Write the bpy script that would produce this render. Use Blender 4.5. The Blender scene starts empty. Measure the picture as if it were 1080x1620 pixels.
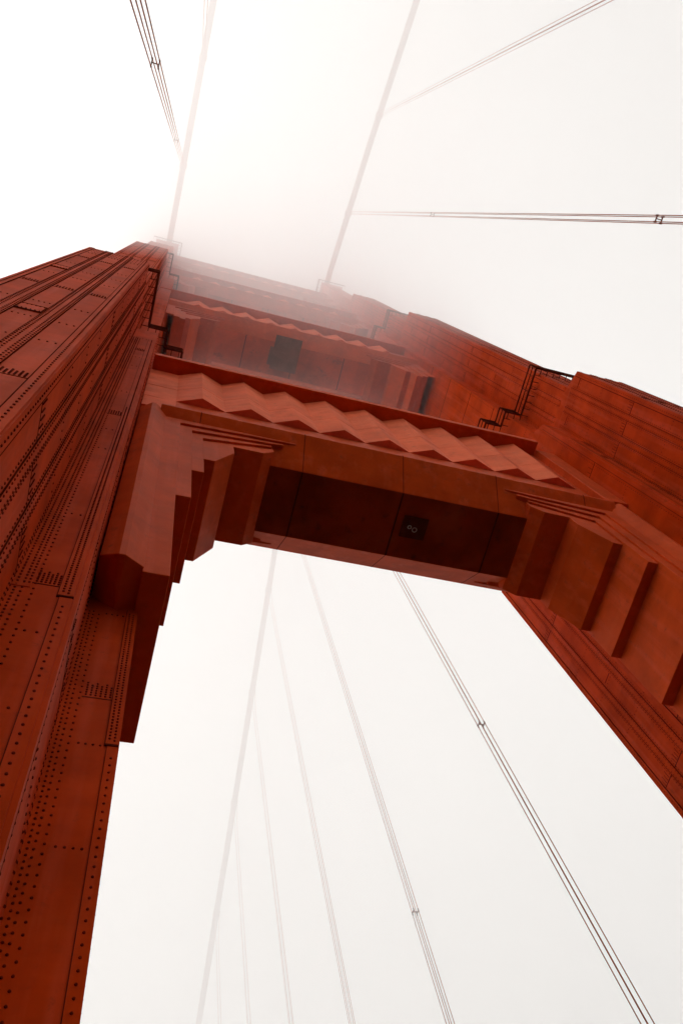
import bpy, bmesh, math, random
from mathutils import Vector, Matrix
import numpy as np

SC = bpy.context.scene
COL = SC.collection
rng = random.Random(7)

# ------------------------------------------------------------------ camera, world, sun, exposure
cam_d = bpy.data.cameras.new('camera')
cam = bpy.data.objects.new('camera', cam_d); COL.objects.link(cam)
def rodr(r):
    r = np.array(r, float); th = np.linalg.norm(r); k = r/th
    K = np.array([[0,-k[2],k[1]],[k[2],0,-k[0]],[-k[1],k[0],0]])
    return np.eye(3)+math.sin(th)*K+(1-math.cos(th))*K@K
RC = rodr([0.31918792, -0.20240164, 0.22798068])       # rows: right, down, forward in world axes
right, down, fwd = (Vector(RC[i]) for i in range(3))
m = Matrix((right, -down, -fwd)).transposed().to_4x4()
cam.matrix_world = m                                    # eye at the origin, walkway 1.65 m below
cam_d.sensor_fit = 'VERTICAL'; cam_d.sensor_height = 36.0; cam_d.lens = 1341.7/1620*36
cam_d.clip_start = 0.1; cam_d.clip_end = 6000
SC.camera = cam

SUN_AZ, SUN_EL = math.radians(258), math.radians(58)    # azimuth measured from +Y (clockwise)
w = bpy.data.worlds.new('World'); SC.world = w; w.use_nodes = True
nt = w.node_tree; nt.nodes.clear()
def N(t, kind, **kw):
    n = t.nodes.new(kind)
    for k, v in kw.items(): setattr(n, k, v)
    return n
sky = N(nt, 'ShaderNodeTexSky', sky_type='NISHITA', sun_disc=False)
sky.sun_elevation = SUN_EL; sky.sun_rotation = SUN_AZ; sky.dust_density = 8; sky.air_density = 1.5
bg_sky = N(nt, 'ShaderNodeBackground'); bg_sky.inputs[1].default_value = 0.026
bg_over = N(nt, 'ShaderNodeBackground'); bg_over.inputs[0].default_value = (1.0, 0.973, 0.950, 1); bg_over.inputs[1].default_value = 1.12
add = N(nt, 'ShaderNodeAddShader'); wo = N(nt, 'ShaderNodeOutputWorld')
hs = N(nt, 'ShaderNodeHueSaturation'); hs.inputs['Saturation'].default_value = 0.12
nt.links.new(sky.outputs[0], hs.inputs['Color']); nt.links.new(hs.outputs[0], bg_sky.inputs[0])
# overcast: brightest at mid height, horizon dimmed to darken the undersides
wtc = N(nt, 'ShaderNodeTexCoord'); wsep = N(nt, 'ShaderNodeSeparateXYZ'); wr = N(nt, 'ShaderNodeValToRGB')
nt.links.new(wtc.outputs['Generated'], wsep.inputs[0])
wmr = N(nt, 'ShaderNodeMapRange'); wmr.inputs['From Min'].default_value = -1; nt.links.new(wsep.outputs['Z'], wmr.inputs['Value'])
nt.links.new(wmr.outputs[0], wr.inputs['Fac'])
e = wr.color_ramp.elements; e[0].position = 0.45; e[0].color = (0.06, 0.058, 0.055, 1); e[1].position = 0.74; e[1].color = (1.0, 0.973, 0.950, 1)
for p_, v_ in ((0.5, 0.08), (0.58, 0.5), (0.66, 1.1), (0.80, 1.12), (0.94, 0.68)):
    q_ = e.new(p_); q_.color = (v_, v_*0.973, v_*0.95, 1)
wdot = N(nt, 'ShaderNodeVectorMath', operation='DOT_PRODUCT'); wdot.inputs[1].default_value = (-0.3, 0.8, -0.5)     # shaped to brighten the low sky towards +Y
nt.links.new(wtc.outputs['Generated'], wdot.inputs[0])
wma = N(nt, 'ShaderNodeMath', operation='MULTIPLY_ADD'); wma.inputs[1].default_value = 0.34; wma.inputs[2].default_value = 1.0
nt.links.new(wdot.outputs['Value'], wma.inputs[0])
wsc = N(nt, 'ShaderNodeVectorMath', operation='SCALE'); nt.links.new(wr.outputs[0], wsc.inputs[0]); nt.links.new(wma.outputs[0], wsc.inputs['Scale'])
nt.links.new(wsc.outputs[0], bg_over.inputs[0])
nt.links.new(bg_sky.outputs[0], add.inputs[0]); nt.links.new(bg_over.outputs[0], add.inputs[1])
nt.links.new(add.outputs[0], wo.inputs[0])

sun_d = bpy.data.lights.new('sun', 'SUN'); sun_d.energy = 0.8; sun_d.angle = math.radians(40); sun_d.color = (1, 0.95, 0.88)
sun = bpy.data.objects.new('sun', sun_d); COL.objects.link(sun)
sd = Vector((math.sin(SUN_AZ)*math.cos(SUN_EL), math.cos(SUN_AZ)*math.cos(SUN_EL), math.sin(SUN_EL)))
sun.rotation_euler = sd.to_track_quat('Z', 'Y').to_euler()

SC.view_settings.view_transform = 'Standard'; SC.view_settings.look = 'None'
SC.view_settings.exposure = 0.28; SC.view_settings.gamma = 1
SC.render.engine = 'CYCLES'
SC.cycles.volume_bounces = 12; SC.cycles.max_bounces = 14; SC.cycles.diffuse_bounces = 4
SC.cycles.sample_clamp_indirect = 8

# ------------------------------------------------------------------ materials
def mat(name, base, var=0.25, rough=0.55, streak=0.3, spec=0.02, dirt=(0.06,0.03,0.025), dirt_amt=0.35, scale=1.0, bump=0.02, hstain=0.0):
    M = bpy.data.materials.new(name); M.use_nodes = True
    t = M.node_tree; b = t.nodes['Principled BSDF']; L = t.links.new
    tc = N(t, 'ShaderNodeTexCoord')
    n1 = N(t, 'ShaderNodeTexNoise'); n1.inputs['Scale'].default_value = 0.55*scale; n1.inputs['Detail'].default_value = 6; n1.inputs['Roughness'].default_value = 0.6
    L(tc.outputs['Object'], n1.inputs['Vector'])
    mp = N(t, 'ShaderNodeMapping'); mp.inputs['Scale'].default_value = (2.6*scale, 2.6*scale, 0.16*scale)   # rain streaks run down
    L(tc.outputs['Object'], mp.inputs['Vector'])
    n2 = N(t, 'ShaderNodeTexNoise'); n2.inputs['Scale'].default_value = 1.0; n2.inputs['Detail'].default_value = 5
    L(mp.outputs[0], n2.inputs['Vector'])
    n3 = N(t, 'ShaderNodeTexNoise'); n3.inputs['Scale'].default_value = 3.5*scale; n3.inputs['Detail'].default_value = 8; n3.inputs['Roughness'].default_value = 0.7
    L(tc.outputs['Object'], n3.inputs['Vector'])
    c0 = base; lo = tuple(x*(1-var) for x in c0)+(1,); hi = tuple(min(1, x*(1+var*0.8)) for x in c0)+(1,)
    r1 = N(t, 'ShaderNodeValToRGB'); r1.color_ramp.elements[0].position = 0.3; r1.color_ramp.elements[1].position = 0.7
    r1.color_ramp.elements[0].color = lo; r1.color_ramp.elements[1].color = hi
    L(n1.outputs['Fac'], r1.inputs['Fac'])
    m1 = N(t, 'ShaderNodeMix', data_type='RGBA'); m1.inputs['B'].default_value = tuple(min(1, x*1.3+0.045) for x in c0)+(1,)
    rs = N(t, 'ShaderNodeMapRange'); rs.inputs['From Min'].default_value = 0.5; rs.inputs['From Max'].default_value = 0.8; rs.inputs['To Max'].default_value = streak
    L(n2.outputs['Fac'], rs.inputs['Value']); L(rs.outputs[0], m1.inputs['Factor']); L(r1.outputs[0], m1.inputs['A'])
    m2 = N(t, 'ShaderNodeMix', data_type='RGBA'); m2.inputs['B'].default_value = dirt+(1,)
    mul = N(t, 'ShaderNodeMath', operation='MULTIPLY')
    rd = N(t, 'ShaderNodeMapRange'); rd.inputs['From Min'].default_value = 0.54; rd.inputs['From Max'].default_value = 0.72; rd.inputs['To Max'].default_value = dirt_amt
    L(n3.outputs['Fac'], rd.inputs['Value'])
    rd2 = N(t, 'ShaderNodeMapRange'); rd2.inputs['From Min'].default_value = 0.45; rd2.inputs['From Max'].default_value = 0.65
    L(n2.outputs['Fac'], rd2.inputs['Value'])
    L(rd.outputs[0], mul.inputs[0]); L(rd2.outputs[0], mul.inputs[1])
    L(mul.outputs[0], m2.inputs['Factor']); L(m1.outputs[2], m2.inputs['A'])
    last = m2.outputs[2]
    if hstain:
        mh = N(t, 'ShaderNodeMapping'); mh.inputs['Scale'].default_value = (0.55, 0.55, 1.5)     # old water lines along the panels
        L(tc.outputs['Object'], mh.inputs['Vector'])
        nh = N(t, 'ShaderNodeTexNoise'); nh.inputs['Scale'].default_value = 0.9; nh.inputs['Detail'].default_value = 6; nh.inputs['Roughness'].default_value = 0.6; nh.inputs['Distortion'].default_value = 0.6
        L(mh.outputs[0], nh.inputs['Vector'])
        rh = N(t, 'ShaderNodeMapRange'); rh.inputs['From Min'].default_value = 0.52; rh.inputs['From Max'].default_value = 0.74; rh.inputs['To Max'].default_value = hstain
        L(nh.outputs['Fac'], rh.inputs['Value'])
        m3 = N(t, 'ShaderNodeMix', data_type='RGBA'); m3.inputs['B'].default_value = tuple(x*0.42 for x in base)+(1,)
        L(rh.outputs[0], m3.inputs['Factor']); L(last, m3.inputs['A'])
        rp = N(t, 'ShaderNodeMapRange'); rp.inputs['From Min'].default_value = 0.5; rp.inputs['From Max'].default_value = 0.28; rp.inputs['To Max'].default_value = hstain*0.9
        L(nh.outputs['Fac'], rp.inputs['Value'])
        m4 = N(t, 'ShaderNodeMix', data_type='RGBA'); m4.inputs['B'].default_value = (min(1, base[0]*1.3+0.06), base[1]*1.8+0.03, base[2]*2+0.02, 1)
        L(rp.outputs[0], m4.inputs['Factor']); L(m3.outputs[2], m4.inputs['A']); last = m4.outputs[2]
    t.nodes.remove(b)
    out = t.nodes['Material Output']
    df = N(t, 'ShaderNodeBsdfDiffuse'); gl = N(t, 'ShaderNodeBsdfGlossy'); mx = N(t, 'ShaderNodeMixShader'); mx.inputs[0].default_value = 0
    lw = N(t, 'ShaderNodeLayerWeight'); lw.inputs['Blend'].default_value = 0.5
    pw = N(t, 'ShaderNodeMath', operation='POWER'); pw.inputs[1].default_value = 3.0
    ml = N(t, 'ShaderNodeMath', operation='MULTIPLY'); ml.inputs[1].default_value = spec*2.4
    L(lw.outputs['Facing'], pw.inputs[0]); L(pw.outputs[0], ml.inputs[0]); L(ml.outputs[0], mx.inputs[0])
    L(last, df.inputs['Color']); gl.inputs['Roughness'].default_value = rough
    L(df.outputs[0], mx.inputs[1]); L(gl.outputs[0], mx.inputs[2]); L(mx.outputs[0], out.inputs['Surface'])
    if bump:
        ad = N(t, 'ShaderNodeMath', operation='MULTIPLY_ADD'); ad.inputs[1].default_value = 0.12
        L(n3.outputs['Fac'], ad.inputs[0]); L(n1.outputs['Fac'], ad.inputs[2])
        bp = N(t, 'ShaderNodeBump'); bp.inputs['Strength'].default_value = 0.7; bp.inputs['Distance'].default_value = bump
        L(ad.outputs[0], bp.inputs['Height']); L(bp.outputs[0], df.inputs['Normal']); L(bp.outputs[0], gl.inputs['Normal'])
    return M
M_PLATE = mat('orange_plate_paint', (0.52, 0.048, 0.004), spec=0.026, var=0.25, dirt=(0.14,0.035,0.012), dirt_amt=0.6, rough=0.42, streak=0.5, hstain=0.12)
M_PANEL = mat('orange_panel_paint', (0.58, 0.064, 0.008), spec=0.046, var=0.2, streak=0.42, rough=0.42, dirt=(0.17,0.04,0.016), dirt_amt=0.65, bump=0.04, hstain=0.14)
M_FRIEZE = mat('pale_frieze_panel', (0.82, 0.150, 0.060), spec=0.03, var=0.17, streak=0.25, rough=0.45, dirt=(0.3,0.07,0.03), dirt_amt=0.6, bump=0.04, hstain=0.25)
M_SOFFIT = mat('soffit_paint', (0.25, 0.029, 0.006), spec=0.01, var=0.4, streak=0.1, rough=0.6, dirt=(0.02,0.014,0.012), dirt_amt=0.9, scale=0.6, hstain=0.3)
M_RIVET = mat('shade_dark_rivet', (0.15, 0.014, 0.003), spec=0.015, var=0.4, rough=0.5, bump=0)  # shade on the underside of the domes put into the colour
M_SEAM = mat('dark_seam', (0.09, 0.012, 0.004), spec=0.0, var=0.4, rough=0.8, bump=0)  # strip colour carries the darkness of the gaps between plates
M_RIVET2 = mat('painted_rivet', (0.22, 0.020, 0.003), spec=0.02, var=0.4, rough=0.5, bump=0)  # same dome shade in the colour, milder for the far leg
M_SEAM2 = mat('far_gap_seam', (0.08, 0.009, 0.003), spec=0.0, var=0.4, rough=0.8, bump=0)  # gap darkness as strip colour, for the far leg
M_RAIL = mat('dark_rail_paint', (0.10, 0.018, 0.008), spec=0.01, var=0.3, rough=0.6, bump=0)  # tone darker than the leg paint
M_ROPE = mat('rust_orange_rope', (0.58, 0.19, 0.095), spec=0.01, var=0.25, rough=0.7, bump=0)
M_CLAMP = mat('brown_clamp', (0.22, 0.065, 0.04), spec=0.01, var=0.3, rough=0.6, bump=0)
M_CABLE = mat('pale_cable_paint', (0.40, 0.08, 0.03), spec=0.02, var=0.15, rough=0.6, bump=0)
M_LAMP = mat('lamp_ring_metal', (0.45, 0.36, 0.3), spec=0.05, var=0.1, rough=0.4, dirt_amt=0.2, bump=0)
M_WINDOW = mat('grimy_dark_plate', (0.10, 0.016, 0.006), spec=0.02, var=0.3, rough=0.5, bump=0)
M_ASPH = mat('asphalt', (0.05, 0.05, 0.05), var=0.25, rough=0.9, streak=0.0)
M_CONC = mat('walkway_concrete', (0.22, 0.21, 0.2), var=0.2, rough=0.9, streak=0.0)
M_WATER = mat('bay_water', (0.03, 0.045, 0.05), var=0.2, rough=0.25, streak=0.0)

# ------------------------------------------------------------------ mesh helpers
class MB:
    def __init__(s): s.v = []; s.f = []; s.mi = []
    def add(s, vs, fs, mi=0):
        o = len(s.v); s.v += [tuple(p) for p in vs]; s.f += [tuple(i+o for i in f) for f in fs]; s.mi += [mi]*len(fs)
    def box(s, x0, x1, y0, y1, z0, z1, mi=0):
        x0, x1 = min(x0,x1), max(x0,x1); y0, y1 = min(y0,y1), max(y0,y1); z0, z1 = min(z0,z1), max(z0,z1)
        s.add([(x0,y0,z0),(x1,y0,z0),(x1,y1,z0),(x0,y1,z0),(x0,y0,z1),(x1,y0,z1),(x1,y1,z1),(x0,y1,z1)],
              [(0,3,2,1),(4,5,6,7),(0,1,5,4),(1,2,6,5),(2,3,7,6),(3,0,4,7)], mi)
    def frustum(s, a, z0, b, z1, mi=0):      # rectangles a,b = (x0,x1,y0,y1)
        vs = [(a[0],a[2],z0),(a[1],a[2],z0),(a[1],a[3],z0),(a[0],a[3],z0),(b[0],b[2],z1),(b[1],b[2],z1),(b[1],b[3],z1),(b[0],b[3],z1)]
        s.add(vs, [(0,3,2,1),(4,5,6,7),(0,1,5,4),(1,2,6,5),(2,3,7,6),(3,0,4,7)], mi)
    def prism(s, poly, axis, a, b, mi=0):    # polygon in the two other axes, extruded from a to b
        n = len(poly)
        def P(p, t):
            return (t,p[0],p[1]) if axis == 'x' else (p[0],t,p[1]) if axis == 'y' else (p[0],p[1],t)
        vs = [P(p,a) for p in poly]+[P(p,b) for p in poly]
        fs = [tuple(range(n-1,-1,-1)), tuple(range(n,2*n))]+[(i,(i+1)%n,(i+1)%n+n,i+n) for i in range(n)]
        s.add(vs, fs, mi)
    def tube(s, pts, r, seg=8, mi=0, closed=False):
        pts = [Vector(p) for p in pts]; o = len(s.v); n = len(pts)
        for i, p in enumerate(pts):
            d = (pts[min(i+1,n-1)]-pts[max(i-1,0)]).normalized()
            u = d.cross(Vector((0,0,1)) if abs(d.z) < 0.9 else Vector((1,0,0))).normalized(); v = d.cross(u)
            for k in range(seg):
                a = 2*math.pi*k/seg; s.v.append(tuple(p+u*r*math.cos(a)+v*r*math.sin(a)))
        fs = []
        for i in range(n-1):
            for k in range(seg):
                fs.append((o+i*seg+k, o+i*seg+(k+1)%seg, o+(i+1)*seg+(k+1)%seg, o+(i+1)*seg+k))
        fs.append(tuple(o+k for k in range(seg-1,-1,-1))); fs.append(tuple(o+(n-1)*seg+k for k in range(seg)))
        s.f += fs; s.mi += [mi]*len(fs)
    def bar(s, a, b, r, mi=0): s.tube([a,b], r, 6, mi)
    def rivets(s, pts, n, r=0.026, h=0.022, mi=1):   # domes on a surface with normal n
        n = Vector(n); u = n.orthogonal().normalized(); v = n.cross(u)
        ring = [(u*math.cos(a)+v*math.sin(a)) for a in (2*math.pi*k/7 for k in range(7))]
        for p in pts:
            p = Vector(p); base = [p+q*r-n*0.004 for q in ring]; mid = [p+q*r*0.72+n*h*0.75 for q in ring]; top = p+n*h
            o = len(s.v); s.v += [tuple(q) for q in base]+[tuple(q) for q in mid]+[tuple(top)]
            for k in range(7):
                s.f.append((o+k,o+(k+1)%7,o+7+(k+1)%7,o+7+k)); s.f.append((o+7+k,o+7+(k+1)%7,o+14))
            s.mi += [mi]*14
    def build(s, name, mats, parent=None, mirror=None, bevel=0, smooth=False, loc=None):
        vs = s.v
        if mirror is not None: vs = [(2*mirror-x, y, z) for x,y,z in vs]
        if loc is not None: vs = [(x-loc[0], y-loc[1], z-loc[2]) for x,y,z in vs]
        me = bpy.data.meshes.new(name); me.from_pydata(vs, [], s.f)
        for mm in (mats if isinstance(mats, (list,tuple)) else [mats]): me.materials.append(mm)
        me.polygons.foreach_set('material_index', s.mi)
        bm = bmesh.new(); bm.from_mesh(me); bmesh.ops.recalc_face_normals(bm, faces=bm.faces); bm.to_mesh(me); bm.free()
        if smooth: me.polygons.foreach_set('use_smooth', [True]*len(me.polygons))
        o = bpy.data.objects.new(name, me); COL.objects.link(o)
        if loc is not None: o.location = loc
        if parent is not None:
            o.parent = parent
            o.matrix_parent_inverse = Matrix.Translation(-world_loc(parent))
        if bevel:
            md = o.modifiers.new('bevel', 'BEVEL'); md.width = bevel; md.segments = 2; md.limit_method = 'ANGLE'; md.angle_limit = math.radians(40)
        return o
def world_loc(o):
    v = Vector((0,0,0))
    # parents here are never rotated: location plus the inverse of the parent offset
    while o is not None:
        v += o.location + (o.matrix_parent_inverse.translation if o.parent else Vector((0,0,0)))
        o = o.parent
    return v
def tag(o, label=None, cat=None, group=None, kind=None):
    if label: o['label'] = label
    if cat: o['category'] = cat
    if group: o['group'] = group
    if kind: o['kind'] = kind
    return o
def empty(name, loc):
    o = bpy.data.objects.new(name, None); COL.objects.link(o); o.location = loc; o.empty_display_size = 1
    return o

# ------------------------------------------------------------------ setting: deck, water
DZ = -1.65
XC, YC = 10.75, 10.4
b = MB(); b.box(-1.9, 23.4, -600, 600, DZ-0.75, DZ-0.25); tag(b.build('roadway', M_ASPH), kind='structure')
for x0, x1, in ((-5.6, -1.9), (23.4, 27.1)):
    b = MB(); b.box(x0, x1, -600, 600, DZ-0.8, DZ); tag(b.build('walkway', M_CONC), kind='structure')
b = MB(); b.add([(-3000,-3000,-68),(3000,-3000,-68),(3000,3000,-68),(-3000,3000,-68)], [(0,1,2,3)]); tag(b.build('water', M_WATER), kind='structure')

# ------------------------------------------------------------------ the tower
LCX = -3.275                                            # centre of the left leg
tower = tag(empty('bridge_tower', (XC, YC, DZ)), 'orange riveted steel bridge tower with stepped legs and portal struts rising into fog', 'bridge tower')
HB, H2, H1 = 1.525, 2.625, 3.775                       # half widths of front block, middle step, inner step
ZA, ZB_, ZC_, ZT = 47.0, 88.0, 120.0, 148.0
FA, FB, FC, FD = 3.15, 4.25, 5.3, 6.3                  # front of the block in each storey
S2A, S1A = 6.6, 9.15

def sym_y(y): return 2*YC-y

def seam_v(b, face, c, z0, z1, wdt=0.012):
    wdt *= SEAM_K
    if face[0] == 'y': b.box(c-wdt/2, c+wdt/2, face[1]-0.006, face[1]+0.02, z0, z1, 2)
    else: b.box(face[1]-0.02*face[2], face[1]+0.006*face[2], c-wdt/2, c+wdt/2, z0, z1, 2)
SEAM_K = 1.0
def seam_h(b, face, c0, c1, z, wdt=0.026):
    wdt *= SEAM_K
    if face[0] == 'y': b.box(c0, c1, face[1]-0.007, face[1]+0.02, z-wdt/2, z+wdt/2, 2)
    else: b.box(face[1]-0.02*face[2], face[1]+0.007*face[2], c0, c1, z-wdt/2, z+wdt/2, 2)
def strip(b, face, c0, c1, z0, z1, t=0.018):
    if face[0] == 'y': b.box(c0, c1, face[1]-t, face[1]+0.03, z0, z1, 0)
    else: b.box(face[1]-0.03*face[2], face[1]+t*face[2], c0, c1, z0, z1, 0)
def fp(face, c, z, off=0.0):
    return (c, face[1]-off, z) if face[0] == 'y' else (face[1]+off*face[2], c, z)
def nrm(face): return (0,-1,0) if face[0] == 'y' else (face[2],0,0)
def row_v(b, face, c, z0, z1, pitch=0.185, off=0.0, jitter=0.0, r=0.025):
    n = int((z1-z0)/pitch)
    b.rivets([fp(face, c, z0+pitch*(i+0.5), off) for i in range(n)], nrm(face), r)
def row_h(b, face, c0, c1, z, pitch=0.16, off=0.0, r=0.026):
    n = max(1, int((c1-c0)/pitch)); p = (c1-c0)/n
    b.rivets([fp(face, c0+p*(i+0.5), z, off) for i in range(n)], nrm(face), r)
def comb(b, face, c0, c1, z, cols=7, rows=5, pitch=0.085, off=0.0):
    for i in range(cols):
        c = c0+(c1-c0)*(i+0.5)/cols
        b.rivets([fp(face, c, z+0.09+pitch*k, off) for k in range(rows-(i%2))], nrm(face), 0.025)

def leg_mesh(detail=True):
    b = MB(); cx = LCX
    def sym(x): return 2*cx-x
    R = lambda h, f: (cx-h, cx+h, f, sym_y(f))
    # storey A
    b.box(*R(HB, FA), DZ-1, ZA); b.frustum(R(HB, FA), ZA, R(HB-0.1, FB-0.02), ZA+0.75)
    b.box(*R(H2, S2A), DZ-1, ZA-0.2); b.frustum(R(H2, S2A), ZA-0.2, R(H2-0.05, 7.38), ZA+0.7)
    b.box(*R(H2-0.06, S2A-0.06), DZ-1, 43.4); b.frustum(R(H2-0.06, S2A-0.06), 43.4, R(H2-0.06, S2A+0.03), 43.9)
    b.box(*R(H1, S1A), DZ-1, 51.4)
    # storey B
    b.box(*R(HB-0.02, FB), ZA-1, ZB_); b.frustum(R(HB-0.02, FB), ZB_, R(HB-0.1, FC-0.02), ZB_+0.8)
    b.box(*R(H2-0.03, 7.4), ZA-1, ZB_+6.5)
    # storey C
    b.box(*R(HB-0.04, FC), ZB_-1, ZC_); b.frustum(R(HB-0.04, FC), ZC_, R(HB-0.1, FD-0.02), ZC_+0.8)
    b.box(*R(H2-0.45, 7.75), ZB_+2, ZC_+4)
    # storey D
    b.box(*R(HB-0.06, FD), ZC_-1, ZT); b.box(*R(H2-0.8, 8.1), ZC_+1, ZT-2)
    b.box(*R(HB+0.3, FD-0.3), ZT, ZT+0.35)
    # ---- plating, seams and rivets: front (-Y) faces and the inner (+X) faces; outer faces get the plain strips
    xi, xo = cx+HB, cx-HB
    FZ = [1.1, 14.0, 26.9, 39.8]
    def fdiv(z): return z
    # block front
    for (y, z0, z1, k) in ((FA, DZ, ZA, 1), (FB, ZA+0.8, ZB_, 2), (FC, ZB_+0.9, ZC_, 3)):
        F = ('y', y)
        mull = [xo+2*HB/3, xo+4*HB/3]
        for mx in mull:
            strip(b, F, mx-0.19, mx+0.19, z0, z1, 0.022)
            seam_v(b, ('y', y-0.020), mx-0.19, z0, z1); seam_v(b, ('y', y-0.020), mx+0.19, z0, z1)
            if k <= 2:
                for o_ in (-0.15, -0.075, 0.075, 0.15): row_v(b, F, mx+o_, z0+(0.1 if abs(o_) > 0.1 else 0), z1, 0.21 if k == 1 else 0.42, 0.022, r=0.028)
        for e, s_ in ((xo, 1), (xi, -1)):
            strip(b, F, *sorted((e+0.012*s_, e+0.26*s_)), z0, z1, 0.02)
            seam_v(b, ('y', y-0.018), e+0.26*s_, z0, z1, 0.018)
            if k <= 2: row_v(b, F, e+0.13*s_, z0, z1, 0.19 if k == 1 else 0.4, 0.02)
    F = ('y', FA)
    cells = [(xo+0.3, xo+2*HB/3-0.24), (xo+2*HB/3+0.24, xo+4*HB/3-0.24), (xo+4*HB/3+0.24, xi-0.3)]
    for z in FZ:
        seam_h(b, F, xo+0.27, xi-0.27, z)
        for c0, c1 in cells: comb(b, F, c0, c1, z, 6, 5)
        for dz in (3.6, 6.3, 9.0):
            if z+dz < 46.5:
                for c0, c1 in cells: row_h(b, F, c0, c1, z+dz, 0.13)
    for z in (43.2, 44.4, 45.4, 46.3):
        for c0, c1 in cells: row_h(b, F, c0, c1, z, 0.13)
    # access hatches on the block front
    for (hx, hz) in ((cells[1][0]+0.27, 21.5), (cells[0][0]+0.27, 33.0), (cells[1][0]+0.27, 9.0)):
        b.box(hx-0.3, hx+0.3, FA-0.03, FA+0.02, hz-0.45, hz+0.45, 0)
        for z in (hz-0.45, hz+0.45): b.box(hx-0.31, hx+0.31, FA-0.036, FA-0.02, z-0.02, z+0.02, 2)
        for x in (hx-0.3, hx+0.3): b.box(x-0.02, x+0.02, FA-0.036, FA-0.02, hz-0.45, hz+0.45, 2)
        b.rivets([fp(F, hx-0.25+0.1*i, z, 0.03) for i in range(6) for z in (hz-0.37, hz+0.37)], nrm(F), 0.022)
    for z in (52.7, 65.6, 78.5):
        Fb = ('y', FB); seam_h(b, Fb, xo+0.27, xi-0.27, z, 0.06)
        for c0, c1 in cells: comb(b, Fb, c0, c1, z, 4, 4)
        for dz in (3.6, 6.3, 9.0):
            for c0, c1 in cells: row_h(b, Fb, c0, c1, z+dz, 0.2)
    # block inner face, front and back halves
    for sgn in (1, -1):
        fy = (lambda y: y) if sgn == 1 else sym_y
        for (y0, z0, z1, k) in ((FA, DZ, ZA, 1), (FB, ZA+0.8, ZB_, 2), (FC, ZB_+0.9, ZC_, 3)):
            X = ('x', xi-0.02*(k-1), 1)
            yend = S2A if k == 1 else 7.4
            if yend-y0 < 0.5: continue
            strip(b, X, *sorted((fy(y0+0.012), fy(y0+0.28))), z0, z1, 0.02)
            seam_v(b, ('x', X[1]+0.018, 1), fy(y0+0.28), z0, z1, 0.018)
            if k <= 2:
                row_v(b, X, fy(y0+0.14), z0, z1, 0.2 if k == 1 else 0.4, 0.02)
            ncell = 3
            for q in range(1, ncell):
                yq = y0+(yend-y0)*q/ncell
                strip(b, X, *sorted((fy(yq-0.16), fy(yq+0.16))), z0, z1, 0.022)
                seam_v(b, ('x', X[1]+0.02, 1), fy(yq-0.16), z0, z1); seam_v(b, ('x', X[1]+0.02, 1), fy(yq+0.16), z0, z1)
                if k <= 2:
                    for o_ in (-0.1, 0.1): row_v(b, X, fy(yq+o_), z0, z1, 0.19 if k == 1 else 0.4, 0.022)
                    for o_ in (-0.25, 0.25): row_v(b, X, fy(yq+o_), z0+0.09, z1, 0.19 if k == 1 else 0.4)
            if k <= 2:
                for o_ in (0.1, 0.2): row_v(b, X, fy(yend-o_), z0+o_*0.4, z1, 0.19 if k == 1 else 0.4)
                for zi in range(12):
                    z = z0+((14.0-z0)%12.9 if k == 1 else 5.0)+12.9*zi
                    if z > z1-1: break
                    seam_h(b, X, *sorted((fy(y0+0.29), fy(yend-0.02))), z)
                    for q in range(ncell):
                        ya, yb = y0+(yend-y0)*q/ncell+0.3, y0+(yend-y0)*(q+1)/ncell-0.3
                        comb(b, X, *sorted((fy(ya), fy(yb))), z, 4, 5)
                        for dz in (3.6, 6.3, 9.0):
                            if z+dz < z1 and SEAM_K > 1 and dz == 6.3 and (zi+q) % 2: seam_h(b, X, *sorted((fy(ya), fy(yb))), z+dz+0.2)
                            if z+dz < z1: row_h(b, X, *sorted((fy(ya), fy(yb))), z+dz, 0.15)
        # middle step: front face, inner face
        x2 = cx+H2
        X2 = ('x', x2, 1)
        for yy in (S2A+0.14, S2A+0.42, S1A-0.15, S1A-0.35): row_v(b, X2, fy(yy), DZ, ZA-0.4, 0.2)
        strip(b, X2, *sorted((fy(S2A+0.01), fy(S2A+0.27))), DZ, ZA-0.4, 0.02)
        seam_v(b, ('x', x2+0.018, 1), fy(S2A+0.27), DZ, ZA-0.4)
        for z in FZ:
            seam_h(b, X2, *sorted((fy(S2A+0.28), fy(S1A-0.02))), z-0.3)
            comb(b, X2, *sorted((fy(S2A+0.55), fy(S1A-0.5))), z-0.3, 6, 5)
            for dz in (3.6, 9.0): row_h(b, X2, *sorted((fy(S2A+0.5), fy(S1A-0.4))), z+dz, 0.15)
        X2b = ('x', x2-0.03, 1)
        for yy in (7.55, 8.3, 9.2, 10.1): row_v(b, X2b, fy(yy), 52, ZB_, 0.3, r=0.03)
        for z in (55.0, 60.2, 65.6, 71.0, 78.5): seam_h(b, X2b, *sorted((fy(7.42), YC)), z, 0.05)
        # inner step: inner face
        x1 = cx+H1
        X1 = ('x', x1, 1)
        for yy in (S1A+0.09, S1A+0.3, S1A+0.95): row_v(b, X1, fy(yy), DZ, 18.4, 0.19)
        strip(b, X1, *sorted((fy(S1A+0.01), fy(S1A+0.2))), DZ, 18.5, 0.014)
    # middle step front (-Y)
    x2 = cx+H2; F2 = ('y', S2A-0.06); z1 = 43.3
    xe = x2-0.06
    strip(b, F2, xe-0.23, xe-0.008, DZ, 13.4, 0.016); strip(b, F2, xe-0.27, xe-0.008, 13.45, z1, 0.03)
    seam_v(b, ('y', F2[1]-0.014), xe-0.23, DZ, 13.4); seam_v(b, ('y', F2[1]-0.028), xe-0.27, 13.45, z1)
    b.box(xe-0.28, xe+0.0, F2[1]-0.036, F2[1]-0.0, 13.41, 13.45, 2)
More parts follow.
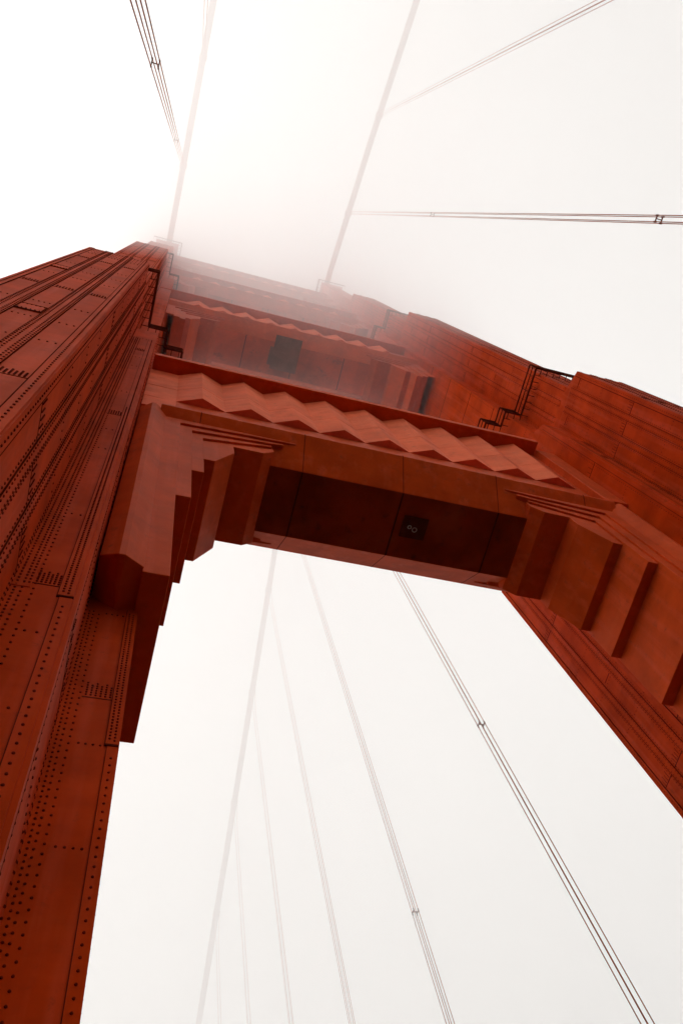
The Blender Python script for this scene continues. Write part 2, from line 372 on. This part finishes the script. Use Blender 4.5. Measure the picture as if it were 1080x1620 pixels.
    row_v(b, F2, xe-0.13, DZ, 13.3, 0.2, 0.016); row_v(b, F2, xe-0.10, 13.5, z1, 0.1, 0.03); row_v(b, F2, xe-0.19, 13.55, 28, 0.1, 0.03)
    for o_, p_ in ((0.08, 0.12), (0.19, 0.17), (0.37, 0.21)): row_v(b, F2, xi+o_, DZ, z1, p_)
    strip(b, F2, xi, xi+0.31, 13.6, z1, 0.016)
    for o_ in (0.08, 0.19, 0.27): row_v(b, F2, xi+o_, 13.7, z1, 0.13, 0.016)
    for z in (1.1, 13.8, 26.7, 39.6):
        seam_h(b, F2, xi+0.3, xe-0.26, z); comb(b, F2, xi+0.34, xe-0.27, z, 6, 6)
        for dz in (3.6, 8.9, 11.0): 
            if z+dz < z1: row_h(b, F2, xi+0.4, xe-0.28, z+dz, 0.13)
    # inner step front (-Y)
    F1 = ('y', S1A); x1 = cx+H1
    strip(b, F1, x1-0.2, x1-0.006, DZ, 13.2, 0.014); strip(b, F1, x1-0.24, x1-0.006, 13.25, 18.6, 0.028)
    seam_v(b, ('y', S1A-0.012), x1-0.2, DZ, 13.2); seam_v(b, ('y', S1A-0.026), x1-0.24, 13.25, 18.6)
    b.box(x1-0.25, x1, S1A-0.034, S1A, 13.2, 13.245, 2)
    row_v(b, F1, x1-0.1, DZ, 13.1, 0.2, 0.014); row_v(b, F1, x1-0.08, 13.3, 18.5, 0.1, 0.028); row_v(b, F1, x1-0.17, 13.35, 18.5, 0.1, 0.028)
    for o_, p_ in ((0.08, 0.13), (0.17, 0.17), (0.30, 0.21)): row_v(b, F1, x2+o_, DZ, 18.5, p_)
    for z in (1.6, 14.7):
        seam_h(b, F1, x2+0.34, x1-0.22, z); comb(b, F1, x2+0.36, x1-0.24, z, 6, 6)
        for dz in (3.6, 9.0, 11.6): row_h(b, F1, x2+0.4, x1-0.25, z+dz, 0.12)
    # outer steps, seen only from the far sides: plain corner strips
    return b

def guard_rail(z, off_pts):
    b = MB()
    pts = [Vector((x, y, 0)) for x, y in off_pts]
    pts = pts+[Vector((p.x, sym_y(p.y), 0)) for p in reversed(pts)]
    for i in range(len(pts)-1):
        a, c = pts[i], pts[i+1]
        for h, r in ((0.0, 0.065), (0.6, 0.035), (1.15, 0.05)): b.bar((a.x,a.y,z+h), (c.x,c.y,z+h), r)
        n = max(1, int((c-a).length/1.1)); d = (c-a).normalized(); nrm_ = Vector((d.y,-d.x,0))
        for k in range(n+1):
            p = a.lerp(c, k/n); b.bar((p.x,p.y,z-0.05), (p.x,p.y,z+1.15), 0.03)
        # grating of the walkway: bars reaching back to the leg
        ln = (c-a).length
        for k in range(int(ln/0.45)+1):
            p = a+d*(k*0.45); q = p-nrm_*0.42*1
            b.box(min(p.x,q.x)-0.02, max(p.x,q.x)+0.02, min(p.y,q.y)-0.02, max(p.y,q.y)+0.02, z-0.06, z-0.02)
    return b

def make_leg(mirror, label):
    global SEAM_K
    SEAM_K = 1.0 if mirror is None else 1.5        # dark gap strips of the far leg are drawn wider
    b = leg_mesh()
    o = b.build('leg', [M_PLATE, M_RIVET, M_SEAM] if mirror is None else [M_PLATE, M_RIVET2, M_SEAM2], tower, mirror=mirror)
    o['label'] = label
    cx = LCX
    o1 = cx-HB-0.45; i1 = cx+HB+0.45
    r1 = [(cx-0.0-HB-0.45, 3.88), (i1, 3.88), (i1, 7.05), (cx+H2+0.45, 7.05), (cx+H2+0.45, 8.05), (cx+H1+0.37, 8.05)]
    g = guard_rail(51.7, r1); g.build('guard_rail', M_RAIL, o, mirror=mirror)
    r2 = [(o1, 4.95), (i1, 4.95), (i1, 7.0), (cx+H2+0.35, 7.0)]
    g = guard_rail(94.5, r2); g.build('guard_rail', M_RAIL, o, mirror=mirror)
    r3 = [(o1-0.3, 5.7), (i1+0.3, 5.7)]
    g = guard_rail(ZT+0.4, r3); g.build('guard_rail', M_RAIL, o, mirror=mirror)
    return o
leg_l = make_leg(None, 'near riveted leg with stepped front and rail brackets')
leg_r = make_leg(XC, 'far leg whose inner side faces the other leg')

def bothy(fn):
    fn(lambda y: y); fn(sym_y)

def make_strut(z0, zlip, zch, ztop, xi, main=False):
    """portal strut between the legs: z0 soffit, zlip lower ledge, zch foot of the chevrons, ztop under the cap; xi inner x of the left leg"""
    xr = 2*XC-xi
    b = MB()
    zl = zlip-0.1
    half = [(8.93, z0), (7.72, zl), (7.72, zl+0.14), (8.1, zl+0.2), (8.1, ztop)]
    poly = half+[(sym_y(y), z) for y, z in reversed(half)]
    b.prism(poly, 'x', xi-0.3, xr+0.3)
    # end posts in the depth of the strut
    for (xa, xb) in ((xi-1.14, xi), (xr, xr+1.14)):
        yp = 8.16 if xa < XC else 7.73
        b.box(xa, xb, yp, sym_y(yp), zlip+0.12, ztop+0.3 if xa < XC else ztop-0.01)
    body = b.build('portal_strut', [M_PANEL, M_SEAM], tower, bevel=0.025)
    # soffit sheet and joints
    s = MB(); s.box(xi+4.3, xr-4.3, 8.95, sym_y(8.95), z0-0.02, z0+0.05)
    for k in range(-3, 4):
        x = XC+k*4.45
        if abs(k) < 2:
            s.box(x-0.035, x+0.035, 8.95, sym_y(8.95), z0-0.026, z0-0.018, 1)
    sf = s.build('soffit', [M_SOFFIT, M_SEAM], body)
    if main:
        for k in range(-2, 3):
            x = XC+k*4.45
            for yy in (lambda y: y, sym_y):
                j = MB()
                p = [(yy(8.93), z0-0.008), (yy(7.72-0.006), zl-0.002), (yy(7.72-0.006), zl+0.12), (yy(8.0), zl+0.12), (yy(8.95), z0+0.1)]
                j.prism(p, 'x', x-0.014, x+0.014); j.build('joint_cover', M_SEAM, body)
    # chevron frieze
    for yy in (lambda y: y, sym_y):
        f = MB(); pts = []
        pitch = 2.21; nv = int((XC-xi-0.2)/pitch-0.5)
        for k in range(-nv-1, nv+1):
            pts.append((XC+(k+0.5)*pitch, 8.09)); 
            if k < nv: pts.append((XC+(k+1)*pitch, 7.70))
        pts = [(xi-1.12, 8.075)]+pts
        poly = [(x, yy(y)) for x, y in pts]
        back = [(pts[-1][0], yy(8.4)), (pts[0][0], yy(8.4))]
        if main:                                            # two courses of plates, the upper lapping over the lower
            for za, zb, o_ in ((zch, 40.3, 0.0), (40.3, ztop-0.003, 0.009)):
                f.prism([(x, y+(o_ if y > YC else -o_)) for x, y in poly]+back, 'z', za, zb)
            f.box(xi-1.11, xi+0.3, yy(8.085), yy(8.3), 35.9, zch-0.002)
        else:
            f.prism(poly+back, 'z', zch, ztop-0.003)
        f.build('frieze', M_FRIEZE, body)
    # cap
    c = MB()
    c.box(xi-1.06, xr+0.01, 7.30, sym_y(7.30), ztop, ztop+0.55); c.box(xi-1.0, xr-0.05, 7.55, sym_y(7.55), ztop+0.55, ztop+0.95)
    c.build('cap', M_PANEL, body, bevel=0.03)
    return body, zl

def bracket_mesh(dz, flat=1.0, cut=None, dx=0.0):
    """stepped corbel under the left end of the strut; heights are those of the lowest strut shifted by dz"""
    b = MB()
    bot = (lambda z: max(z, cut)) if cut else (lambda z: z)
    L1 = [(0.42, bot(18.6)), (1.06, bot(18.6)), (1.06, 34.0), (5.92, 34.48), (5.92, 34.72), (0.42, 34.72)]
    L2 = [(0.6, bot(25.0)), (1.55, bot(25.0)), (1.55, 33.52), (5.38, 34.22), (5.38, 34.6), (0.6, 34.6)]
    L3 = [(0.6, bot(28.3)), (2.0, bot(28.3)), (2.0, 33.0), (4.88, 33.95), (4.88, 34.3), (0.6, 34.3)]
    L4 = [(0.6, bot(30.35)), (2.45, bot(30.35)), (3.25, 32.1), (3.25, 33.0), (4.47, 33.0), (4.95, 33.52), (4.95, 34.1), (0.6, 34.1)]
    for P, y in ((L1, 8.08), (L2, 8.175), (L3, 8.27), (L4, 8.365)):
        b.prism([(x+dx, z+dz) for x, z in P], 'y', y, sym_y(y))
    for yy in (lambda y: y, sym_y):
        p = [(-0.62, 9.4), (-0.60, 8.03), (-0.17, 7.74), (-0.02, 7.74), (0.45, 8.07), (0.45, 9.4)]
        zb = bot(18.6)+dz; rise = (0.5, 0.42, 0.0, 0.0, 0.22, 0.25)
        if cut: rise = (0,)*6
        vs = [(x+dx, yy(y), zb+0.003+r_) for (x, y), r_ in zip(p, rise)]+[(x+dx, yy(y), 35.06+dz) for x, y in p]
        vs += [(-0.02+dx, yy(9.4), zb+0.003)]
        b.add(vs, [(6,7,8,9,10,11), (0,1,7,6), (1,2,8,7), (2,3,9,8), (3,4,10,9), (4,5,11,10), (5,12,0,6,11), (0,12,2,1), (12,3,2), (12,5,4,3)])
    return b

# lowest strut
s1, _ = make_strut(33.5, 35.1, 37.8, 44.2, LCX+H1, True)
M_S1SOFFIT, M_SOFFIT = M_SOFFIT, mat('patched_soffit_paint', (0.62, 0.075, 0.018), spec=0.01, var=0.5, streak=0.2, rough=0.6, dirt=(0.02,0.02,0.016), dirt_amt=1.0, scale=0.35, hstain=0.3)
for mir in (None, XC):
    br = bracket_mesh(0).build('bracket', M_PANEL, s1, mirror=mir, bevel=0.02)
# twin floodlight in the soffit
fl = MB(); fl.box(11.08, 12.2, 9.88, 10.86, 33.42, 33.49); fl_o = fl.build('light_plate', M_WINDOW, s1)
for (x, y, r) in ((11.42, 10.36, 0.075), (11.67, 10.44, 0.10)):
    t = MB(); ring = [(x+r*math.cos(a), y+r*math.sin(a), 33.40) for a in [2*math.pi*k/20 for k in range(21)]]
    t.tube(ring, 0.02, 6); t.build('floodlight', M_LAMP, s1)
# upper struts
s2, _ = make_strut(74.9, 76.4, 77.9, 81.5, LCX+H2)
for mir in (None, XC): bracket_mesh(74.9-33.5, cut=28.2, dx=-1.1).build('bracket', M_PANEL, s2, mirror=mir)
ap = MB(); ap.box(8.85, 11.2, 8.3, 11.3, 74.84, 74.87); ap.box(8.55, 8.85, 9.4, 11.0, 74.845, 74.87)  # thin slabs added as a patch of stained soffit paint, not a panel
ap_o = ap.build('soffit_patch', mat('weathered_soffit_patch', (0.22, 0.075, 0.045), spec=0.01, var=0.5, streak=0.4, dirt_amt=0.8, rough=0.6), s2)
ap_o['label'] = 'darker weathered patch on the underside of the second strut'
s3, _ = make_strut(105.5, 106.8, 107.6, 110.3, LCX+H2-0.4)
for mir in (None, XC): bracket_mesh(105.5-33.5, cut=29.5, dx=-1.5).build('bracket', M_PANEL, s3, mirror=mir)
s4, _ = make_strut(133.0, 134.3, 135.4, 139.6, LCX+H2-0.8)
for mir in (None, XC): bracket_mesh(133-33.5, cut=29.5, dx=-1.9).build('bracket', M_PANEL, s4, mirror=mir)
for st, lb in ((s1, 'lowest strut with a row of chevrons, close above'), (s2, 'second strut, higher and slightly hazed'), (s3, 'third strut, pale with fog'), (s4, 'topmost strut, almost lost in fog')): st['label'] = lb

# saddle housings
CXL, CXR = -3.12, 24.45
for cxx in (CXL, CXR):
    h = MB(); h.frustum((cxx-1.2, cxx+1.2, YC-4.0, YC+4.0), ZT+0.35, (cxx-0.9, cxx+0.9, YC-3.0, YC+3.0), ZT+3.2)
    h.frustum((cxx-0.9, cxx+0.9, YC-3.0, YC+3.0), ZT+3.2, (cxx-0.6, cxx+0.6, YC-1.6, YC+1.6), ZT+4.4)
    h.build('saddle_housing', M_PLATE, tower, bevel=0.08)

# ------------------------------------------------------------------ main cables and suspenders
CP = [(-220, 71), (-160, 89), (-110, 107), (-70, 121.5), (-36, 134.6), (-17, 143.6), (4, 151.6), (10.4, 152.3), (16, 151.6), (51, 137.2), (86, 117.3), (117, 100), (160, 77.5), (220, 50)]
def cz(y):
    for (a, za), (c, zc) in zip(CP, CP[1:]):
        if a <= y <= c: return za+(zc-za)*(y-a)/(c-a)
    return 0
for cxx, lb in ((CXL, 'thick pale main cable leaving the top of the near left leg, faint in fog'), (CXR, 'thick pale main cable crossing the far right leg top, also seen through the arch')):
    ce = MB(); ce.tube([(cxx, y, cz(y)) for y in np.arange(-216, 217, 4.0)], 0.46, 14)
    o = ce.build('main_cable', M_CABLE, smooth=True); tag(o, lb, 'bridge cable', 'main cables of the bridge')
    ys = ([-5.94, -21.0] if cxx == CXL else [-5.94, -20.7, 26.7, 42.4, 57.5, 72.6, 88.1, 103.0])
    for y in ys:
        q = MB(); s_ = (cz(y+1)-cz(y-1))/2
        q.tube([(cxx, y-0.35, cz(y)-0.35*s_), (cxx, y+0.35, cz(y)+0.35*s_)], 0.56, 14); q.build('cable_band', M_CABLE, o)

def make_suspender(x, y):
    zt = cz(y); root = empty('suspender', (x, y, DZ))
    for dx in (-1, 1):
        for dy in (-1, 1):
            r = MB(); r.tube([(dx*0.175, dy*0.175, -1.2), (dx*0.175, dy*0.175, zt-6-DZ), (dx*0.45, dy*0.175, zt-DZ)], 0.026, 7)
            ro = r.build('rope', M_ROPE, smooth=True); ro.parent = root
    for zc in (46.0, 94.0):
        if zc < zt-4 and (zc < 50 or (y > -10 and y < 0)):
            c = MB(); z = zc-DZ
            for dx in (-1, 1):
                for dy in (-1, 1):
                    c.tube([(dx*0.175, dy*0.175, z-0.16), (dx*0.175, dy*0.175, z+0.14)], 0.045, 8)
            for sx in (-1, 1):
                c.box(sx*0.175-0.022, sx*0.175+0.022, -0.22, 0.22, z-0.04, z+0.04)
            c.box(-0.2, 0.2, -0.022, 0.022, z-0.045, z+0.035)
            co = c.build('spacer_clamp', M_CLAMP); co.parent = root
    return root
SUSP = [
 (CXL, -5.94, 'dark set of four ropes slanting down from the upper left beside the left main cable'),
 (CXL, -21.0, 'very faint rope pair hugging the left main cable at the top edge'),
 (CXR, -5.94, 'rope set running nearly level to the right edge above the right leg'),
 (CXR, -20.7, 'grey rope set slanting up to the upper right corner from the right main cable'),
 (CXR, 26.7, 'thickest brown rope set seen through the arch, nearest the right leg'),
 (CXR, 42.4, 'thin brown rope set through the arch, next after the thickest one'),
 (CXR, 57.5, 'pale rope set through the arch, third from the right leg'),
 (CXR, 72.6, 'paler rope set through the arch, fourth from the right leg'),
 (CXR, 88.1, 'faint rope set through the arch, second nearest the pale main cable'),
 (CXR, 103.0, 'faintest rope set through the arch, closest to the pale main cable'),
]
for x, y, lb in SUSP:
    tag(make_suspender(x, y), lb, 'suspender rope', 'suspender ropes of the bridge')

# ------------------------------------------------------------------ fog bank hanging over the deck, and the thin air around all
def vol(name, dens, col=(0.998, 0.996, 0.993), g=0.75):
    M = bpy.data.materials.new(name); M.use_nodes = True; t = M.node_tree; t.nodes.clear()
    o = N(t, 'ShaderNodeOutputMaterial'); v = N(t, 'ShaderNodeVolumePrincipled')
    v.inputs['Color'].default_value = col+(1,); v.inputs['Density'].default_value = dens; v.inputs['Anisotropy'].default_value = g
    t.links.new(v.outputs[0], o.inputs['Volume'])
    return M
def base_z(x, y):
    d = ((x-9)/75.0)**2+((y-6)/(23.0 if y > 6 else 40.0))**2
    z = 11+56*math.exp(-d)
    return z+2.5*math.sin(x*0.11+1.3)*math.cos(y*0.09)+1.6*math.sin(x*0.23+y*0.19)
nx, ny = 44, 44
xs = np.linspace(-130, 160, nx); ys_ = np.linspace(-130, 190, ny)
f = MB(); V = []
for y in ys_:
    for x in xs: V.append((x, y, base_z(x, y)))
for y in ys_:
    for x in xs: V.append((x, y, 176+4*math.sin(x*0.03)*math.cos(y*0.04)))
F = []; n2 = nx*ny
for jx in range(ny-1):
    for i in range(nx-1):
        a = jx*nx+i
        F.append((a, a+nx, a+nx+1, a+1)); F.append((a+n2, a+1+n2, a+nx+1+n2, a+nx+n2))
for i in range(nx-1):
    a = i; F.append((a, a+1, a+1+n2, a+n2)); a = (ny-1)*nx+i; F.append((a, a+n2, a+1+n2, a+1))
for jx in range(ny-1):
    a = jx*nx; F.append((a, a+n2, a+nx+n2, a+nx)); a = jx*nx+nx-1; F.append((a, a+nx, a+nx+n2, a+n2))
f.add(V, F)
fog = f.build('fog_bank', vol('fog', 0.021)); tag(fog, 'dense white fog hiding the tower top', 'fog', kind='stuff')
